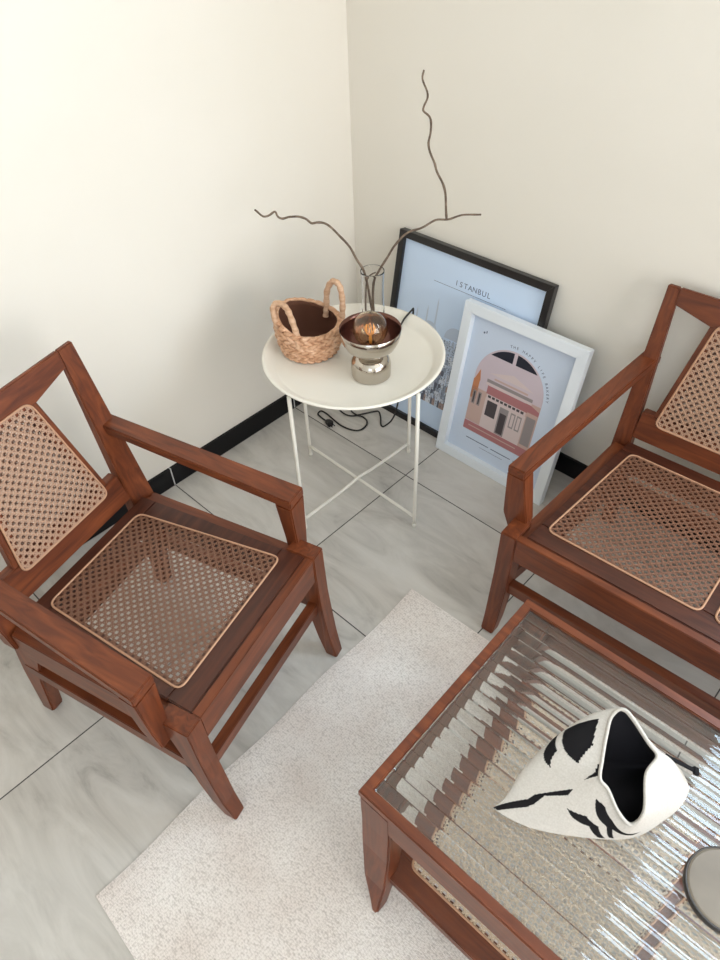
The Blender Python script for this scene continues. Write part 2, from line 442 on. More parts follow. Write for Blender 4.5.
    for s in (-1, 1):
        y = lambda d: s*(H-d)
        z0_, z1_ = .36, .872; th = .032
        bm = bm_new()
        lo = [L(bu(z0_), y(ob), z0_), L(bu(z0_), y(ib), z0_), L(bu(z0_)-th-.012, y(ib), z0_), L(bu(z0_)-th-.012, y(ob), z0_)]
        hi = [L(bu(z1_), y(ot), z1_), L(bu(z1_), y(it-.008), z1_), L(bu(z1_)-.013, y(it-.008), z1_), L(bu(z1_)-.013, y(ot), z1_)]
        hexa(bm, lo, hi); finish('back_post', bm, WZ, root, bevel=.003)
    def backplate(name, poly, th, inset, m):
        """poly in (v,z) on the leaning front face"""
        bm = bm_new()
        hexa(bm, [L(bu(z)-inset, v, z) for v, z in poly], [L(bu(z)-inset-th, v, z) for v, z in poly])
        return finish(name, bm, m, root, bevel=.0025)
    pit = pw+.032
    cent = [-H+cf+pw/2+k*pit for k in range(npan)]
    # top rail, its lower edge dipping to each cane panel
    pts = [(-H+it-.012, .873), (H-it+.012, .873), (H-it+.006, .828)]
    low = []
    for k, c0 in enumerate(cent):
        if k: low += [(c0-pw/2-.016, .826)]
        low += [(c0-.112, .803), (c0+.112, .803)]
    pts = [(-H+it-.008, .828)]+low+[(H-it+.008, .828), (H-it+.010, .872), (-H+it-.010, .872)]
    bm = bm_new()
    # build in strips so the concave outline stays clean
    xs = [p[0] for p in pts[:-2]]; zs = [p[1] for p in pts[:-2]]
    rings = []
    for x, z in zip(xs, zs):
        rings.append([L(bu(z)-.001, x, z), L(bu(.872)-.001, x, .872), L(bu(.872)-.012, x, .872), L(bu(z)-.025, x, z)])
    loft(bm, rings); finish('top_rail', bm, WY, root, bevel=.0025)
    backplate('bottom_rail', [(-H+ib-.006, .440), (H-ib+.006, .440), (H-ib+.004, .523), (-H+ib-.004, .523)], .028, .001, WY)
    for c0 in cent:
        for s in (-1, 1):
            backplate('back_slat', [(c0+s*.158, .520), (c0+s*.124, .520), (c0+s*.076, .806), (c0+s*.112, .806)], .024, .002, WZ)
        q = [(c0-.146, .500), (c0+.146, .500), (c0+.093, .818), (c0-.093, .818)]
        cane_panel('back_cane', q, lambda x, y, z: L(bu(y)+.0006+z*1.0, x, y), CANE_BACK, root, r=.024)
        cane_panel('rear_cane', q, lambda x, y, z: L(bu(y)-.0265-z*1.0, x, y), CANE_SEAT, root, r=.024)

# armchair
CH = dict(hs=.4391, FX=.31, edge=(.046, .060), rail=(.010, .018), cane=(.0763, .115), arm=(.026, -.036, .05, .002), post=(.006, .010, .062, .088), rleg=.016, cu=-.5, az=(.5965, .660), feet=(.0075, 0))
ox, oy, ph = .9885, -1.3464, .277
r = empty('armchair', 'reddish teak armchair with a cane seat and back standing alone at left', 'chair',
          (ox-.31*math.cos(ph), oy-.31*math.sin(ph), 0), ph)
seat_unit(r, .2777, CH, 1)
# sofa
SO = dict(hs=.408, FX=.31, edge=(.062, .100), rail=(.026, .060), cane=(.090, .130), arm=(.008, -.041, .087, .039), post=(.040, .050, .082, .104), rleg=.075, cu=-.487, az=(.577, .648), feet=(.0075, 0))
HS = .7235; ph = -1.5225
lx, ly = 1.2416-.04*(-math.sin(ph)), -.7115-.04*math.cos(ph)        # outer left front corner
cx, cy = lx+HS*(-math.sin(ph)), ly+HS*math.cos(ph)
r = empty('sofa', 'long teak sofa with cane seat panels standing against the right wall', 'sofa',
          (cx-.31*math.cos(ph), cy-.31*math.sin(ph), 0), ph)
seat_unit(r, HS, SO, 3)

# ------------------------------------------------------------------ coffee table
TH = .5
t = empty('coffee_table', 'low reddish teak coffee table with a ribbed glass top and cane shelf', 'table', (1.9393, -1.1781, .0075), .02)
hx, hy = .535, 0.2814
zb = -.0075
bm = bm_new(); fw = .021
z0, z1 = TH-.022+zb, TH+zb
for q in ([(-hx, -hy), (hx, -hy), (hx-fw, -hy+fw), (-hx+fw, -hy+fw)], [(hx, -hy), (hx, hy), (hx-fw, hy-fw), (hx-fw, -hy+fw)],
          [(hx, hy), (-hx, hy), (-hx+fw, hy-fw), (hx-fw, hy-fw)], [(-hx, hy), (-hx, -hy), (-hx+fw, -hy+fw), (-hx+fw, hy-fw)]):
    hexa(bm, [(x, y, z0) for x, y in q], [(x, y, z1) for x, y in q])
bmesh.ops.remove_doubles(bm, verts=bm.verts[:], dist=1e-5)
finish('top_frame', bm, WX, t, bevel=.0025)
bm = bm_new(); za, zc = TH-.096+zb, TH-.0222+zb; g = .0015; k = .022
for a, b in (((-hx+g, -hy+g), (hx-g, -hy+g+k)), ((-hx+g, hy-g-k), (hx-g, hy-g)), ((-hx+g, -hy+g+k), (-hx+g+k, hy-g-k)), ((hx-g-k, -hy+g+k), (hx-g, hy-g-k))):
    box(bm, (a[0], a[1], za), (b[0], b[1], zc))
finish('apron', bm, WX, t, bevel=.0015)
for sx in (-1, 1):
    for sy in (-1, 1):
        X = lambda d: sx*(hx-d)
        Y = lambda d: sy*(hy-d)
        prof = [(.0005, zc), (.0005, .36), (-.003, .24), (-.018, .10), (-.044, 0), (-.006, 0), (.024, .10), (.044, .24), (.052, .36), (.056, zc)]
        def ring(xa, xb_):
            return None
        bm = bm_new()
        lo = [(X(.0005+.058*max(0, (.2-z)/.2)**1.6), Y(d), z) for d, z in prof]; hi = [(X(.074), Y(d), z) for d, z in prof]
        hexa(bm, lo, hi); finish('leg', bm, WZ, t, bevel=.004)
# shelf of cane in a teak frame
sz = .145; bm = bm_new()
sxo, syo = hx-.004, hy-.002
i_x, i_y = hx-.098, hy-.056
for a, b in (((-sxo, -syo), (sxo, -i_y)), ((-sxo, i_y), (sxo, syo)), ((-sxo+.034, -i_y), (-i_x, i_y)), ((i_x, -i_y), (sxo-.034, i_y)), ((-.02, -i_y), (.02, i_y))):
    box(bm, (a[0], a[1], sz-.030), (b[0], b[1], sz))
finish('shelf_frame', bm, WX, t, bevel=.002)
for a, b in ((-i_x, -.02), (.02, i_x)):
    cane_panel('shelf_cane', [(a-.008, -i_y-.008), (b+.008, -i_y-.008), (b+.008, i_y+.008), (a-.008, i_y+.008)], lambda x, y, z: (x, y, sz+.0005+z), CANE_SHELF, t, r=.02)
# ribbed glass: half round flutes along the length
bm = bm_new(); gx, gy = hx-fw-.001, hy-fw-.001
nf = 20; per = 2*gy/nf; sub = 10
gt, gb = TH+zb-.0005, TH+zb-.0125
topl = []
for i in range(nf*sub+1):
    y = -gy+2*gy*i/(nf*sub); f = (i % sub)/sub
    topl.append((y, gt-.0046*(1-math.sqrt(max(0, 1-(2*f-1)**2*.95)))))
prof = topl+[(gy, gb), (-gy, gb)]
A = [bm.verts.new((-gx, y, z)) for y, z in prof]; B = [bm.verts.new((gx, y, z)) for y, z in prof]
n = len(prof)
for i in range(n):
    j = (i+1) % n; bm.faces.new((A[i], A[j], B[j], B[i]))
bm.faces.new(A[::-1]); bm.faces.new(B)
finish('glass_top', bm, FLUTED, t)

# ------------------------------------------------------------------ zebra pouch on the table
POUCH = [[(1.6097, -1.3293, 0.5), (1.668, -1.2603, 0.5481), (1.7248, -1.2039, 0.5963)],
[(1.6742, -1.3129, 0.5), (1.7153, -1.2616, 0.5337), (1.7434, -1.2063, 0.5866)],
[(1.7524, -1.2626, 0.5), (1.7655, -1.2372, 0.5289), (1.773, -1.2156, 0.5626)],
[(1.8124, -1.207, 0.5), (1.8069, -1.2098, 0.5193), (1.7991, -1.2129, 0.5481)],
[(1.8409, -1.1359, 0.5), (1.8277, -1.1486, 0.5289), (1.8046, -1.1887, 0.5674)],
[(1.849, -1.0915, 0.5), (1.8213, -1.1025, 0.5481), (1.778, -1.1457, 0.5963)],
[(1.841, -1.0584, 0.5), (1.8077, -1.073, 0.5578), (1.7771, -1.1102, 0.6059)],
[(1.805, -1.0548, 0.5), (1.7765, -1.0758, 0.5674), (1.7539, -1.1047, 0.6203)],
[(1.7561, -1.0746, 0.5), (1.706, -1.084, 0.5963), (1.7006, -1.0936, 0.6444)],
[(1.6935, -1.1452, 0.5), (1.6575, -1.1208, 0.5963), (1.6866, -1.1124, 0.6348)],
[(1.6527, -1.2323, 0.5), (1.6306, -1.1773, 0.5866), (1.697, -1.1451, 0.6203)],
[(1.6245, -1.3014, 0.5), (1.624, -1.2444, 0.5655), (1.7115, -1.1778, 0.6059)]]
FAB = noisy(mat('offwhite_knit', (0, 0, 0, 1), .85, spec=.2), [(.3, rgb(186, 179, 170)), (.7, rgb(198, 192, 184))], (1, 1, 1), 320, 2, .06)
FABK = mat('black_knit', rgb(20, 18, 20), .85, spec=.2)
LINING = mat('dark_grey_lining', rgb(44, 42, 46), .9, spec=.2)
def cat4(p0, p1, p2, p3, t):
    return .5*((2*p1)+(p2-p0)*t+(2*p0-5*p1+4*p2-p3)*t*t+(3*p1-p0-3*p2+p3)*t**3)
PV = [[Vector(p)+Vector((0, 0, .0012)) for p in col] for col in POUCH]
def pouch_surf(j, t):
    n = len(PV); i = math.floor(j); f = j-i
    q = [cat4(PV[(i-1) % n][k], PV[i % n][k], PV[(i+1) % n][k], PV[(i+2) % n][k], f) for k in range(3)]
    return q[0]*(1-t)*(1-2*t)+q[1]*4*t*(1-t)+q[2]*t*(2*t-1)
PATTERN = [
    [(10.01, .59), (9.42, .89), (10.49, .93), (11.25, .86), (10.85, .78)],
    [(10.14, .50), (9.99, .51), (10.75, .70), (11.3, .65)],
    [(0.75, 0.54), (1.35, 0.59), (1.92, 0.44), (2.38, 0.05), (2.22, 0.06), (1.73, 0.39)],
    [(0.99, 0.84), (1.47, 0.86), (2.09, 0.73), (3.25, 0.33), (3.0, 0.3), (2.32, 0.49), (2.55, 0.1), (2.43, 0.11), (2.12, 0.5), (1.53, 0.68)],
    [(-.16, 0), (.04, .3), (-.04, .38), (.14, .72), (.32, .64), (.10, .45), (.26, .32), (.30, .24), (.14, .01)],
    [(-.10, .86), (-.36, .96), (-.8, .985), (-.8, 1.0), (-.19, 1.0)]]
def inpoly(x, y, pl):
    r = False; n = len(pl)
    for i in range(n):
        (x0, y0), (x1, y1) = pl[i], pl[i-1]
        if (y0 > y) != (y1 > y) and x < (x1-x0)*(y-y0)/(y1-y0)+x0: r = not r
    return r
bm = bm_new(); KJ, KT = 44, 90
NJ = 12*KJ
grid = [[bm.verts.new(pouch_surf(i/KJ, k/KT)) for i in range(NJ)] for k in range(KT+1)]
for k in range(KT):
    for i in range(NJ):
        f = bm.faces.new((grid[k][i], grid[k][(i+1) % NJ], grid[k+1][(i+1) % NJ], grid[k+1][i]))
        j, tt = (i+.5)/KJ, (k+.5)/KT
        for pl in PATTERN:
            if inpoly(j, tt, pl) or inpoly(j-12, tt, pl): f.material_index = 1; break
bm.faces.new(grid[0][::-1])
root = empty('zebra_pouch', 'black and white zebra patterned fabric pouch with wavy mouth on glass tabletop', 'pouch', (1.7417, -1.1936, .5012))
def shift(bm, o):
    for v in bm.verts: v.co -= Vector(o)
shift(bm, root.location)
body = finish('pouch_body', bm, [FAB, FABK, LINING, LINING], root, smooth=True)
sm = body.modifiers.new('thickness', 'SOLIDIFY'); sm.thickness = .004; sm.offset = -1; sm.material_offset = 2; sm.material_offset_rim = 0
bm = bm_new()
tube(bm, [Vector(pouch_surf(i/KJ, 1.0))-root.location for i in range(0, NJ, 2)], .0032, 6, closed=True)
finish('mouth_edge', bm, FAB, root, smooth=True)
bm = bm_new()
a, b = Vector((1.7869, -1.0781, 0.5722))-root.location, Vector((1.836, -1.053, 0.5457))-root.location
d = (b-a).normalized(); s = Vector((-d.y, d.x, 0)).normalized()*.004; u = d.cross(s).normalized()*.0015
hexa(bm, [a-s-u, a+s-u, a+s+u, a-s+u], [b-s-u, b+s-u, b+s+u, b-s+u])
kb = b-d*.002
hexa(bm, [kb-s*1.8-u*2, kb+s*1.8-u*2, kb+s*1.8+u*2, kb-s*1.8+u*2], [kb+d*.01-s*1.8-u*2, kb+d*.01+s*1.8-u*2, kb+d*.01+s*1.8+u*2, kb+d*.01-s*1.8+u*2])
finish('pull_tab', bm, FABK, root, bevel=.0008)

# round grey disc near the table edge
r = empty('round_coaster', 'round grey stone coaster with a dark rim on the glass tabletop', 'coaster', (1.9612, -1.1821, .5003))
bm = bm_new(); lathe(bm, [(0, .0030), (.0622, .0030), (.0622, .0146), (.059, .0162), (0, .0162)][1:], n=64, capb=True, capt=True); finish('disc', bm, GREY_DISC, r, smooth=False, bevel=0)
bm = bm_new(); lathe(bm, [(.0624, 0), (.0648, 0), (.0658, .002), (.0658, .0140), (.0646, .0150), (.0624, .0146), (.0624, 0)], n=64); finish('rim', bm, DARK_RIM, r, smooth=True)

# ------------------------------------------------------------------ side table
TX, TY = .5292, -.5593
t = empty('side_table', 'small round white metal tray table standing in the room corner', 'table', (TX, TY, 0))
bm = bm_new()
lathe(bm, [(.0, .5655), (.236, .5655), (.2405, .567), (.246, .572), (.266, .5885), (.270, .5905), (.2765, .5895), (.2775, .5865), (.2755, .584), (.250, .5635), (.243, .560), (.0, .560)][1:-1], n=96, capb=True, capt=True)
finish('tray_top', bm, WHITE_METAL, t, smooth=True)
FEET = []
for k in range(4):
    a = 3.116-k*PI/2; p = Vector((.264*math.cos(a), .264*math.sin(a), 0)); FEET.append(p)
    bm = bm_new(); q = p*(.262/.264)
    tube(bm, [(p.x, p.y, .001), (p.x, p.y, .04), (p.x, p.y, .30), (q.x, q.y, .566)], .0064, 12)
    lg = finish('leg', bm, WHITE_METAL, t, smooth=True)
    bm = bm_new(); lathe(bm, [(.0075, .0), (.0078, .002), (.0078, .012), (.0066, .0135)], (p.x, p.y, 0), 14, True, True); finish('foot_cap', bm, WHITE_METAL, lg, smooth=True)
for a, b, dz in ((0, 2, .0), (1, 3, .0125)):
    A, B = FEET[a], FEET[b]
    pts = [A*.985+Vector((0, 0, .044)), A*.3+Vector((0, 0, .044+dz*.3)), Vector((0, 0, .044+dz)), B*.3+Vector((0, 0, .044+dz*.3)), B*.985+Vector((0, 0, .044))]
    bm = bm_new(); tube(bm, smoothpath(pts, 5), .0055, 10); finish('cross_bar', bm, WHITE_METAL, t, smooth=True)
TZ = .5657
# ------------------------------------------------------------------ basket
BX, BY = .394, -.610
r = empty('woven_basket', 'small braided seagrass basket with two loop handles on white tray table', 'basket', (BX, BY, TZ))
phi0 = math.atan2(-1.201, 1.4025)                                  # direction of the camera side
rows = 8; hB = .108
def rim_lift(a):                                                   # the far left of the mouth is pulled up, the near side dips
    return .020*math.cos(a-PI*1.10)*1+.006*math.cos(2*(a-.4))
def rad(h): return .080+.018*math.sin(min(1, h/.75)*PI/2)-.004*max(0, h-.75)/.25
bm = bm_new()
def braid_row(bm, zfun, rfun, n, amp, thick, phase):
    """a row of short leaning strands, like one course of plaiting"""
    for i in range(n):
        a0 = 2*PI*(i+phase)/n; da = 2*PI/n
        P = []
        for q in range(5):
            s = q/4; a = a0+da*(s-.5)*1.25
            bulge = math.sin(s*PI)
            P.append(((rfun(a)+.0045*bulge-.001)*math.cos(a), (rfun(a)+.0045*bulge-.001)*math.sin(a), zfun(a)+amp*(s-.5)))
        tube(bm, P, lambda u: thick*(.55+.45*math.sin(u*PI)), 6)
for k in range(rows):
    h = (k+.5)/rows
    braid_row(bm, lambda a, h=h: .007+h*(hB+rim_lift(a)*h)-.003, lambda a, h=h: rad(h), 24, .012*(1 if k % 2 else -1), .0070, .5*(k % 2))
wall_rings = []
for k in range(9):
    h = k/8; wall_rings.append([((rad(h)-.002)*math.cos(2*PI*i/40), (rad(h)-.002)*math.sin(2*PI*i/40), .003+h*(hB+rim_lift(2*PI*i/40)*h-.006)) for i in range(40)])
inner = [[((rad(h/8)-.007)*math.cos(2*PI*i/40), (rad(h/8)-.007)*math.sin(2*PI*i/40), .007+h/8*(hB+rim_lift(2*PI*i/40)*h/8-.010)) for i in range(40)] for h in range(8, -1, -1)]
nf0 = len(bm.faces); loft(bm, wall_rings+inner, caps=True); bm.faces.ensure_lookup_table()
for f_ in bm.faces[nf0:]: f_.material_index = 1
bk = finish('basket_body', bm, [SEAGRASS, SEAGRASS_SHADE], r, smooth=True)
rim = [((rad(1)-.003)*math.cos(2*PI*i/60), (rad(1)-.003)*math.sin(2*PI*i/60), hB+rim_lift(2*PI*i/60)+.001+.0012*math.sin(i*1.57)) for i in range(60)]
bm = bm_new(); tube(bm, rim, .0048, 7, closed=True); finish('rim', bm, SEAGRASS, r, smooth=True)
def handle(pts):
    bm = bm_new(); P = smoothpath(pts, 10)
    n = len(P)
    tube(bm, P, lambda u: .0092+.0009*math.sin(u*75), 9); finish('handle', bm, SEAGRASS_HANDLE, r, smooth=True)
handle([(-.012, .082, .070), (-.012, .088, .100), (-.010, .094, .155), (.010, .100, .190), (.038, .100, .187), (.056, .092, .148), (.060, .084, .100), (.058, .080, .070)])
handle([(-.030, -.090, .072), (-.034, -.092, .104), (-.062, -.080, .146), (-.060, -.066, .164), (-.030, -.062, .166), (-.006, -.066, .152), (.024, -.076, .118), (.040, -.082, .094), (.046, -.090, .066)])

# ------------------------------------------------------------------ lamp
LX, LY = .625, -.584
r = empty('table_lamp', 'smoked chrome footed bowl lamp with amber globe bulb on tray table', 'lamp', (LX, LY, TZ))
bm = bm_new()
lathe(bm, [(.055, 0), (.058, .002), (.0585, .006), (.0585, .038), (.056, .050), (.049, .061), (.038, .067), (.031, .070), (.0285, .074), (.031, .078), (.036, .081)], n=64, capb=True, capt=True)
finish('base', bm, CHROME, r, smooth=True)
bm = bm_new()
outer = [(.030, .081), (.045, .083), (.060, .090), (.073, .103), (.082, .121), (.0865, .140), (.088, .157)]
inn = [(.0868, .1575), (.085, .141), (.0805, .123), (.0715, .106), (.059, .094), (.045, .0875), (.030, .0855)]
lathe(bm, outer+inn, n=64, capb=True, capt=True)
bm.faces.ensure_lookup_table()
for f in bm.faces:
    c_ = f.calc_center_median()
    rr = math.hypot(c_.x, c_.y)
    # lining: everything on the hollow side of the wall
    zo = next((a[1]+(b[1]-a[1])*(rr-a[0])/(b[0]-a[0]) for a, b in zip(outer, outer[1:]) if a[0] <= rr <= b[0]), .157 if rr > .08 else .081)
    if c_.z > zo+.0012: f.material_index = 1
finish('bowl', bm, [CHROME, BOWL_IN], r, smooth=True)
bm = bm_new(); lathe(bm, [(.014, .0855), (.016, .088), (.016, .104), (.013, .107)], n=24, capb=True, capt=True); finish('socket', bm, BOWL_IN, r, smooth=True)
bm = bm_new(); R_ = .0495; zc_ = .1545
lathe(bm, [(.012, .104)]+[(R_*math.sin(a), zc_-R_*math.cos(a)) for a in [x*PI/28 for x in range(3, 28)]]+[(.0004, zc_+R_), (.0004, zc_+R_-.0012)]+[((R_-.0012)*math.sin(a), zc_-(R_-.0012)*math.cos(a)) for a in [x*PI/28 for x in range(27, 2, -1)]]+[(.0108, .104), (.012, .104)], n=40)
bulb = finish('globe_bulb', bm, AMBER, r, smooth=True)
bm = bm_new()
lathe(bm, [(.004, .106), (.005, .12), (.003, .135)], n=12, capb=True, capt=True)
for k in range(6):
    a = k*PI/3; tube(bm, smoothpath([(.004*math.cos(a), .004*math.sin(a), .134), (.014*math.cos(a), .014*math.sin(a), .150), (.010*math.cos(a+.3), .010*math.sin(a+.3), .166), (.016*math.cos(a+.5), .016*math.sin(a+.5), .150), (.006*math.cos(a+.6), .006*math.sin(a+.6), .136)], 5), .0014, 5)
finish('filament', bm, FILAMENT, bulb, smooth=True)
cordpts = [(.600, -.534, .572), (.575, -.470, .570), (.545, -.390, .5700), (.525, -.335, .5735), (.519, -.312, .5815), (.523, -.290, .5965), (.5235, -.2795, .6005), (.519, -.268, .592), (.507, -.262, .50), (.475, -.262, .30), (.435, -.250, .13), (.395, -.232, .040), (.372, -.240, .0065),
           (.3665, -.253, .0045), (.352, -.249, .0045), (.322, -.217, .0045), (.293, -.196, .0045), (.279, -.205, .0045), (.254, -.248, .0045), (.229, -.287, .0045), (.199, -.297, .0045), (.166, -.292, .0045), (.148, -.275, .0045), (.165, -.260, .0045), (.192, -.260, .009), (.212, -.268, .0045), (.240, -.269, .0045), (.267, -.262, .0045), (.296, -.270, .0045), (.313, -.294, .0045), (.314, -.328, .0045), (.289, -.349, .0045), (.243, -.358, .0045), (.193, -.3525, .0045), (.144, -.3445, .0045), (.113, -.347, .0045), (.117, -.3686, .0045), (.147, -.3756, .0045), (.176, -.379, .006)]
o3 = Vector((LX, LY, TZ))
bm = bm_new(); tube(bm, [p-o3 for p in smoothpath(cordpts, 6)], .0032, 7); cd_ = finish('cord', bm, BLACK, r, smooth=True)
bm = bm_new()
d = Vector((.034, -.006, 0)).normalized(); s = Vector((-d.y, d.x, 0)); p = Vector((.174, -.379, .0018))-o3
def pq(t, w, h): return [p+d*t-s*w, p+d*t+s*w, p+d*t+s*w+Vector((0, 0, h)), p+d*t-s*w+Vector((0, 0, h))]
loft(bm, [pq(0, .006, .011), pq(.014, .010, .018), pq(.034, .012, .021), pq(.038, .010, .019)])
for q in (-.006, .006):
    tube(bm, [p+d*.037+s*q+Vector((0, 0, .010)), p+d*.054+s*q+Vector((0, 0, .010))], .0024, 8)
finish('plug', bm, BLACK, cd_, bevel=.001)

# ------------------------------------------------------------------ vase and twigs
VX, VY = .442, -.376
r = empty('glass_vase', 'clear glass tumbler vase holding bare twigs behind the chrome lamp', 'vase', (VX, VY, TZ))
bm = bm_new()
lathe(bm, [(.030, .0), (.0345, .003), (.0365, .010), (.0365, .060), (.0345, .100), (.0345, .140), (.0368, .178), (.0372, .184), (.0362, .1852), (.0350, .184), (.0348, .178), (.0325, .140), (.0325, .100), (.0345, .060), (.0345, .016), (.030, .0125)], n=56, capb=True, capt=True)
finish('vase_body', bm, VASE_GLASS, r, smooth=True)
TL = [(0.4359, -0.3747, 0.6097), (0.4318, -0.3785, 0.6529), (0.4259, -0.3842, 0.7054), (0.4178, -0.3918, 0.753), (0.4031, -0.4057, 0.7895), (0.3909, -0.4173, 0.822), (0.3746, -0.4327, 0.8541), (0.3585, -0.448, 0.8794), (0.3402, -0.4653, 0.8983), (0.3235, -0.481, 0.905), (0.3107, -0.4932, 0.9026), (0.2987, -0.5045, 0.9151), (0.2846, -0.5179, 0.9246), (0.2676, -0.534, 0.9223), (0.2524, -0.5483, 0.917), (0.2426, -0.5576, 0.9263), (0.2373, -0.5626, 0.9384), (0.226, -0.5733, 0.93), (0.2132, -0.5854, 0.9276), (0.2032, -0.5948, 0.9339), (0.196, -0.6017, 0.946)]
TA = [(0.4397, -0.371, 0.5995), (0.4381, -0.3716, 0.6396), (0.4379, -0.37, 0.6783), (0.4421, -0.3662, 0.7193), (0.4535, -0.3523, 0.7523), (0.4667, -0.3317, 0.7847), (0.4799, -0.3193, 0.8194), (0.4949, -0.3051, 0.8439), (0.5141, -0.2869, 0.8617), (0.5353, -0.2668, 0.873), (0.5562, -0.247, 0.8873), (0.5729, -0.2312, 0.8956), (0.5919, -0.2133, 0.8978), (0.6107, -0.1955, 0.903), (0.6315, -0.1759, 0.9081), (0.6629, -0.1461, 0.9097)]
TB = [(0.5908, -0.2143, 0.8979), (0.5887, -0.2163, 0.9247), (0.5859, -0.219, 0.9682), (0.5795, -0.225, 0.9995), (0.5661, -0.2377, 1.0331), (0.5603, -0.2432, 1.0577), (0.5504, -0.2525, 1.0872), (0.5468, -0.256, 1.1107), (0.55, -0.253, 1.136), (0.5501, -0.2528, 1.1635), (0.5459, -0.2569, 1.1784), (0.5351, -0.2671, 1.191), (0.5357, -0.2665, 1.2031), (0.5418, -0.2607, 1.2219), (0.5404, -0.262, 1.2383), (0.5314, -0.2706, 1.2664), (0.5336, -0.2684, 1.2867)]
TC = [(0.423, -0.390, 0.594), (0.4260, -0.3929, 0.6415), (0.4287, -0.3925, 0.6859), (0.4316, -0.3898, 0.72), (0.4385, -0.3832, 0.7365), (0.452, -0.3705, 0.7426)]
nz_ = Vector((.687, -.726, 0))
def twig(name, label, paths):
    base = Vector(paths[0][0][0]); root = None
    for i, (pts, r0, r1) in enumerate(paths):
        P = smoothpath(pts, 4); n = len(P)
        P = [p+nz_*.004*math.sin(k*.55)*min(1, k/12) for k, p in enumerate(P)] if i == 0 else P
        bm = bm_new(); tube(bm, [p-base for p in P], lambda u: (r0+(r1-r0)*u)*(1+.16*max(0, math.sin(u*47))**6), 8)
        if i == 0:
            root = finish(name, bm, TWIG, smooth=True); root.location = base
        else: finish('side_shoot', bm, TWIG, root, smooth=True)
    tag(root, label, 'twig', 'bare twigs in the glass vase')
twig('bare_twig', 'bare twig arching left over the basket from the glass vase', [(TL, .0039, .0027)])
twig('bare_twig', 'bare forked twig rising tall and right in front of black picture frame', [(TA, .0040, .0026), (TB, .0035, .0024)])
twig('bare_twig', 'short bent twig stub, the shortest twig in the glass vase', [(TC, .003, .002)])

# ------------------------------------------------------------------ framed prints
PAPER_B = mat('pale_blue_lit_paper', rgb(205, 223, 246), .35)  # bluish light falling on the print is put into the paper colour
PAPER_W = mat('blue_lit_white_paper', rgb(208, 219, 236), .35)  # white paper, tinted with the same bluish light
def flat(name): return mat(name, (0, 0, 0, 1), .5)
INK = mat('ink_slate', rgb(84, 96, 122), .6)
def frame_root(label, x0, yb, yt, zt):
    """stands on the floor, front face leaning back; local x along, y up the face, z out of the face"""
    o = empty('picture_frame', label, 'picture frame', (x0, yb, 0))
    o.rotation_mode = 'XYZ'
    o.rotation_euler = (math.atan2(zt, yt-yb), 0, 0)
    return o
def border(root, w, h, b, d, m, lip=.004):
    for q in ([(0, 0), (w, 0), (w-b, b), (b, b)], [(w, 0), (w, h), (w-b, h-b), (w-b, b)], [(w, h), (0, h), (b, h-b), (w-b, h-b)], [(0, h), (0, 0), (b, b), (b, h-b)]):
        bm = bm_new(); hexa(bm, [(x, y, -d) for x, y in q], [(x, y, 0) for x, y in q])
        finish('frame_rail', bm, m, root, bevel=.0012)
def slabf(bm, poly, z, th=.0003):
    hexa(bm, [(x, y, z-th) for x, y in poly], [(x, y, z) for x, y in poly])
def rect(x0, y0, x1, y1): return [(x0, y0), (x1, y0), (x1, y1), (x0, y1)]
def textmesh(bm, s, size, x, y, z, ang=0, anchor='CENTER'):
    cu = bpy.data.curves.new('lettering', 'FONT'); cu.body = s; cu.size = size; cu.align_x = anchor; cu.align_y = 'CENTER'; cu.extrude = .0001
    o = bpy.data.objects.new('lettering', cu); C.objects.link(o)
    dg = bpy.context.evaluated_depsgraph_get(); dg.update()
    me = bpy.data.meshes.new_from_object(o.evaluated_get(dg))
    M = Matrix.Translation((x, y, z)) @ Matrix.Rotation(ang, 4, 'Z')
    me.transform(M); bm.from_mesh(me)
    bpy.data.objects.remove(o); bpy.data.meshes.remove(me); bpy.data.curves.remove(cu)

# black frame: a city print
f = frame_root('large black framed city print leaning on the wall behind the white frame', .252, -.165, -.031, .695)
W_, H_ = .624, .716; Bd = .024
border(f, W_, H_, Bd, .028, BLACK_FRAME)
bm = bm_new(); box(bm, (Bd-.004, Bd-.004, -.027), (W_-Bd+.004, H_-Bd+.004, -.014)); pp = finish('print', bm, PAPER_B, f)
zp = -.0137
bm = bm_new()
for i, ch in enumerate('ISTANBUL'):
    textmesh(bm, ch, .026, .265+i*.0190, .604, zp)
finish('lettering', bm, INK, pp, fix=False)
bm = bm_new(); slabf(bm, rect(.17, .5825, .47, .5838), zp); finish('printed_line', bm, INK, pp)
rnd = random.Random(11)
inks = [flat('sketch_grey'), flat('sketch_dark'), flat('sketch_pale'), flat('sketch_rust'), flat('sketch_white')]
for m, c_ in zip(inks, (rgb(150, 160, 178), rgb(96, 100, 114), rgb(190, 202, 220), rgb(166, 144, 138), rgb(214, 220, 230))):
    m.node_tree.nodes['Principled BSDF'].inputs['Base Color'].default_value = c_
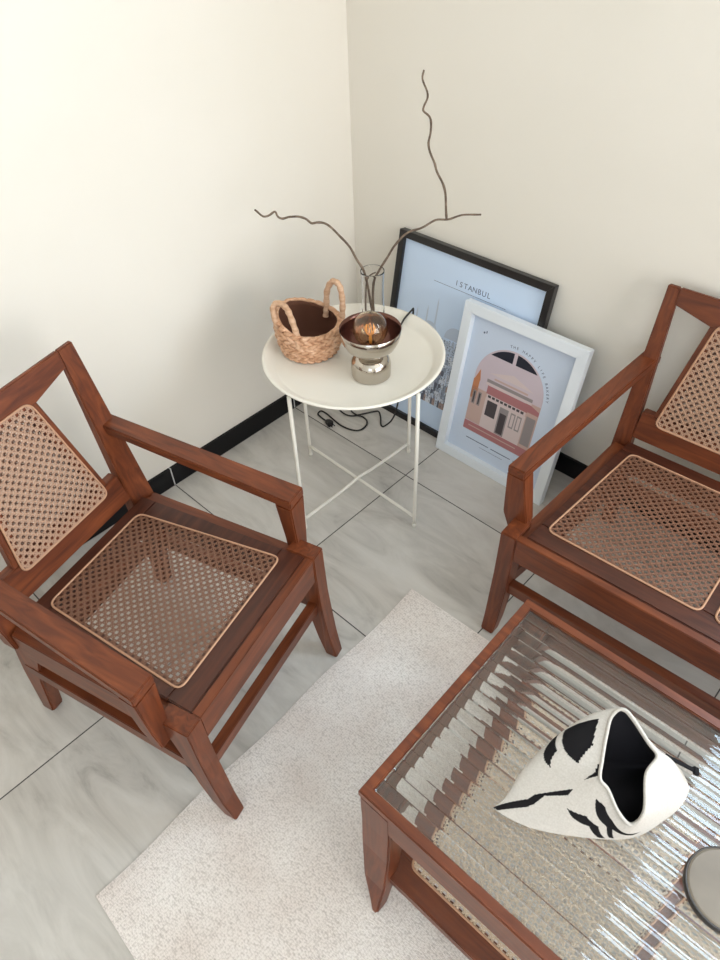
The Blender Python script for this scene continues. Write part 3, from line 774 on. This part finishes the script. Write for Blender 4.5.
# city sketch: hills of little houses, domes and minarets over a pale skyline
def cityskyline(bm, m_of):
    for layer in range(15):
        y0 = .385-layer*.0175; x = .055
        while x < .565:
            w = rnd.uniform(.007, .017); h = rnd.uniform(.008, .022)
            k = m_of(layer, rnd)
            n0 = len(bm.faces); z = zp+.00008*(layer+1)+.00001*rnd.random()
            slabf(bm, [(x, y0-.02), (x+w, y0-.02), (x+w, y0+h*.3), (x+w*.5, y0+h*.62), (x, y0+h*.3)], z)
            n1 = len(bm.faces)
            for _ in range(2):
                wx = x+rnd.uniform(.1, .6)*w; wy = y0-.008+rnd.uniform(-.006, .008)
                slabf(bm, rect(wx, wy, wx+.0024, wy+.005), z+.00006)
            slabf(bm, [(x, y0+h*.3), (x+w*.5, y0+h*.62), (x+w, y0+h*.3), (x+w*.5, y0+h*.62-.0022)], z+.00005)
            bm.faces.ensure_lookup_table()
            for q in bm.faces[n0:n1]: q.material_index = k
            for q in bm.faces[n1:]: q.material_index = 1
            x += w*rnd.uniform(.8, 1.25)
bm = bm_new()
cityskyline(bm, lambda l, r_: 2 if l < 3 else r_.choice((0, 2, 2, 4, 4)) if l < 7 else r_.choice((0, 1, 2, 4, 4, 3, 0)))
for x, h in ((.12, .47), (.165, .49), (.205, .53), (.40, .50), (.45, .52), (.50, .48)):
    n0 = len(bm.faces); slabf(bm, [(x-.004, .38), (x+.004, .38), (x+.003, h-.02), (x, h), (x-.003, h-.02)], zp+.00005)
    bm.faces.ensure_lookup_table()
    for q in bm.faces[n0:]: q.material_index = 2
for cx_, rr in ((.185, .034), (.43, .04), (.30, .046)):
    n0 = len(bm.faces)
    slabf(bm, [(cx_+rr*math.cos(a), .40+rr*math.sin(a)*1.05) for a in [i*PI/14 for i in range(15)]], zp+.00006)
    bm.faces.ensure_lookup_table()
    for q in bm.faces[n0:]: q.material_index = 2
finish('city_sketch', bm, inks, pp)

# white frame: a pink shop front under an arch
f = frame_root('white framed print of pink arched shop front leaning on the black frame', .594, -.207, -.0875, .577)
W_, H_ = .464, .591; Bd = .036
border(f, W_, H_, Bd, .031, WHITE_FRAME)
bm = bm_new(); box(bm, (Bd-.005, Bd-.005, -.030), (W_-Bd+.005, H_-Bd+.005, -.0235)); pp = finish('print', bm, PAPER_W, f)
zp = -.0232
cols = [('arch_pink', (206, 190, 198)), ('shop_rose', (176, 116, 118)), ('shop_pale', (214, 196, 194)), ('shop_grey', (150, 140, 140)), ('shop_dark', (74, 66, 70)), ('shop_orange', (196, 128, 88)), ('fan_navy', (26, 28, 44)), ('shop_sand', (198, 168, 158))]
MS = []
for n_, c_ in cols:
    MS.append(mat(n_, rgb(*c_), .5))
bm = bm_new()
lvl = [0]
def sl(poly, mi, up=1):
    n0 = len(bm.faces); slabf(bm, poly, zp+.00012*up, .0001); bm.faces.ensure_lookup_table()
    for q in bm.faces[n0:]: q.material_index = mi
cx_, sp, rr = .2215, .345, .136
arch = [(cx_-rr, .128), (cx_+rr, .128)]+[(cx_+rr*math.cos(a), sp+rr*math.sin(a)) for a in [i*PI/28 for i in range(29)]]
sl(arch, 0, 1)
# fan light: two dark panes either side of a mullion
def arcpane(a0, a1, cut):
    P = [(cx_+(rr-.006)*math.cos(a), sp+(rr-.006)*math.sin(a)) for a in [a0+(a1-a0)*i/12 for i in range(13)]]
    return P+cut
yl = .437
aL = math.asin((yl-sp)/(rr-.006)); bm_m = .006
sl(arcpane(PI/2+.05, PI-aL, [(cx_-.0066, yl)]), 6, 2)
sl(arcpane(aL, PI/2-.05, [(cx_+.0066, yl)]), 6, 2)
sl(rect(.085, .255, .110, .330), 5, 2); sl([(.088, .330), (.112, .330), (.104, .372)], 5, 2)
sl(rect(.086, .165, .150, .300), 7, 2); sl(rect(.300, .16, .357, .335), 7, 2)
sl([(.300, .335), (.357, .315), (.357, .300), (.300, .300)], 1, 3)
sl(rect(.142, .335, .318, .395), 0, 3); sl([(.142, .372), (.232, .400), (.318, .372)], 2, 4)
sl(rect(.138, .338, .322, .350), 3, 4); sl(rect(.138, .328, .322, .337), 2, 4); sl(rect(.165, .355, .300, .362), 7, 5)
sl(rect(.146, .296, .314, .327), 1, 4); sl(rect(.150, .282, .310, .295), 2, 4)
for i in range(9): sl(rect(.156+i*.0168, .284, .168+i*.0168, .293), 4, 5)
sl(rect(.148, .160, .312, .281), 2, 3)
sl(rect(.158, .215, .200, .274), 4, 5); sl(rect(.212, .165, .248, .272), 3, 5); sl(rect(.217, .170, .243, .250), 4, 6)
for x in (.258, .283): sl(rect(x, .212, x+.019, .270), 3, 5); sl(rect(x+.004, .218, x+.015, .264), 2, 6)
for x in (.094, .116): sl(rect(x, .235, x+.014, .288), 3, 4); sl(rect(x+.004, .240, x+.010, .283), 4, 5)
sl(rect(.316, .175, .352, .285), 3, 3)
sl(rect(cx_-rr, .128, cx_+rr, .163), 1, 4); sl(rect(cx_-rr+.02, .146, cx_+rr-.05, .150), 7, 5)
finish('shop_front', bm, MS, pp)
bm = bm_new()
S = 'THE HAPPY LIFE BAKERY'
for i, ch in enumerate(S):
    a = math.radians(100)-i*math.radians(92)/(len(S)-1)
    textmesh(bm, ch, .0135, cx_+(rr+.014)*math.cos(a), sp+(rr+.014)*math.sin(a), zp, a-PI/2)
finish('lettering', bm, INK, pp, fix=False)
bm = bm_new()
bm.free()
for q in (rect(.108, .0955, .206, .0985), rect(.216, .0955, .300, .0985), rect(.312, .0955, .352, .0985), rect(.17, .079, .27, .0802), rect(.082, .497, .088, .503), rect(.092, .500, .0955, .509)):
    bm = bm_new(); slabf(bm, q, zp); finish('printed_line', bm, INK, pp)

# ------------------------------------------------------------------ light
w = bpy.data.worlds.new('sky'); bpy.context.scene.world = w; w.use_nodes = True
bg = w.node_tree.nodes['Background']; bg.inputs['Color'].default_value = rgb(205, 222, 245); bg.inputs['Strength'].default_value = 1.0
def area(name, loc, rot, sx, sy, energy, col):
    l = bpy.data.lights.new(name, 'AREA'); l.shape = 'RECTANGLE'; l.size = sx; l.size_y = sy; l.energy = energy; l.color = col
    o = bpy.data.objects.new(name, l); C.objects.link(o); o.location = loc; o.rotation_euler = rot
    return o
area('daylight_far_window', (RX+.13, (W1[0]+W1[1])/2, (W1[2]+W1[3])/2), (0, PI/2, 0), W1[3]-W1[2], W1[1]-W1[0], 64, (1.0, .97, .925))
area('daylight_front_window', ((W2[0]+W2[1])/2, RY-.13, (W2[2]+W2[3])/2), (PI/2, 0, 0), W2[1]-W2[0], W2[3]-W2[2], 12, (.78, .89, 1.0))
area('daylight_sofa_window', ((W3[0]+W3[1])/2, .13, (W3[2]+W3[3])/2), (-PI/2, 0, 0), W3[1]-W3[0], W3[3]-W3[2], 56, (.68, .85, 1.0))

# ------------------------------------------------------------------ camera
cam = bpy.data.cameras.new('camera'); co = bpy.data.objects.new('camera', cam); C.objects.link(co)
Rv, Uv, Fv = Vector((.72598214, .68702348, -.03080048)), Vector((-.46812065, .52648336, .70970299)), Vector((-.50379856, .50081335, -.70382739))
M = Matrix((Rv, Uv, -Fv)).transposed().to_4x4(); M.translation = Vector((1.78549, -1.80387, 1.79231))
co.matrix_world = M
cam.sensor_fit = 'HORIZONTAL'; cam.sensor_width = 36; cam.lens = 695.046/720*36; cam.clip_start = .02
sc = bpy.context.scene; sc.camera = co
sc.view_settings.view_transform = 'Standard'; sc.view_settings.look = 'None'; sc.view_settings.exposure = .2; sc.view_settings.gamma = 1
sc.view_settings.use_curve_mapping = False
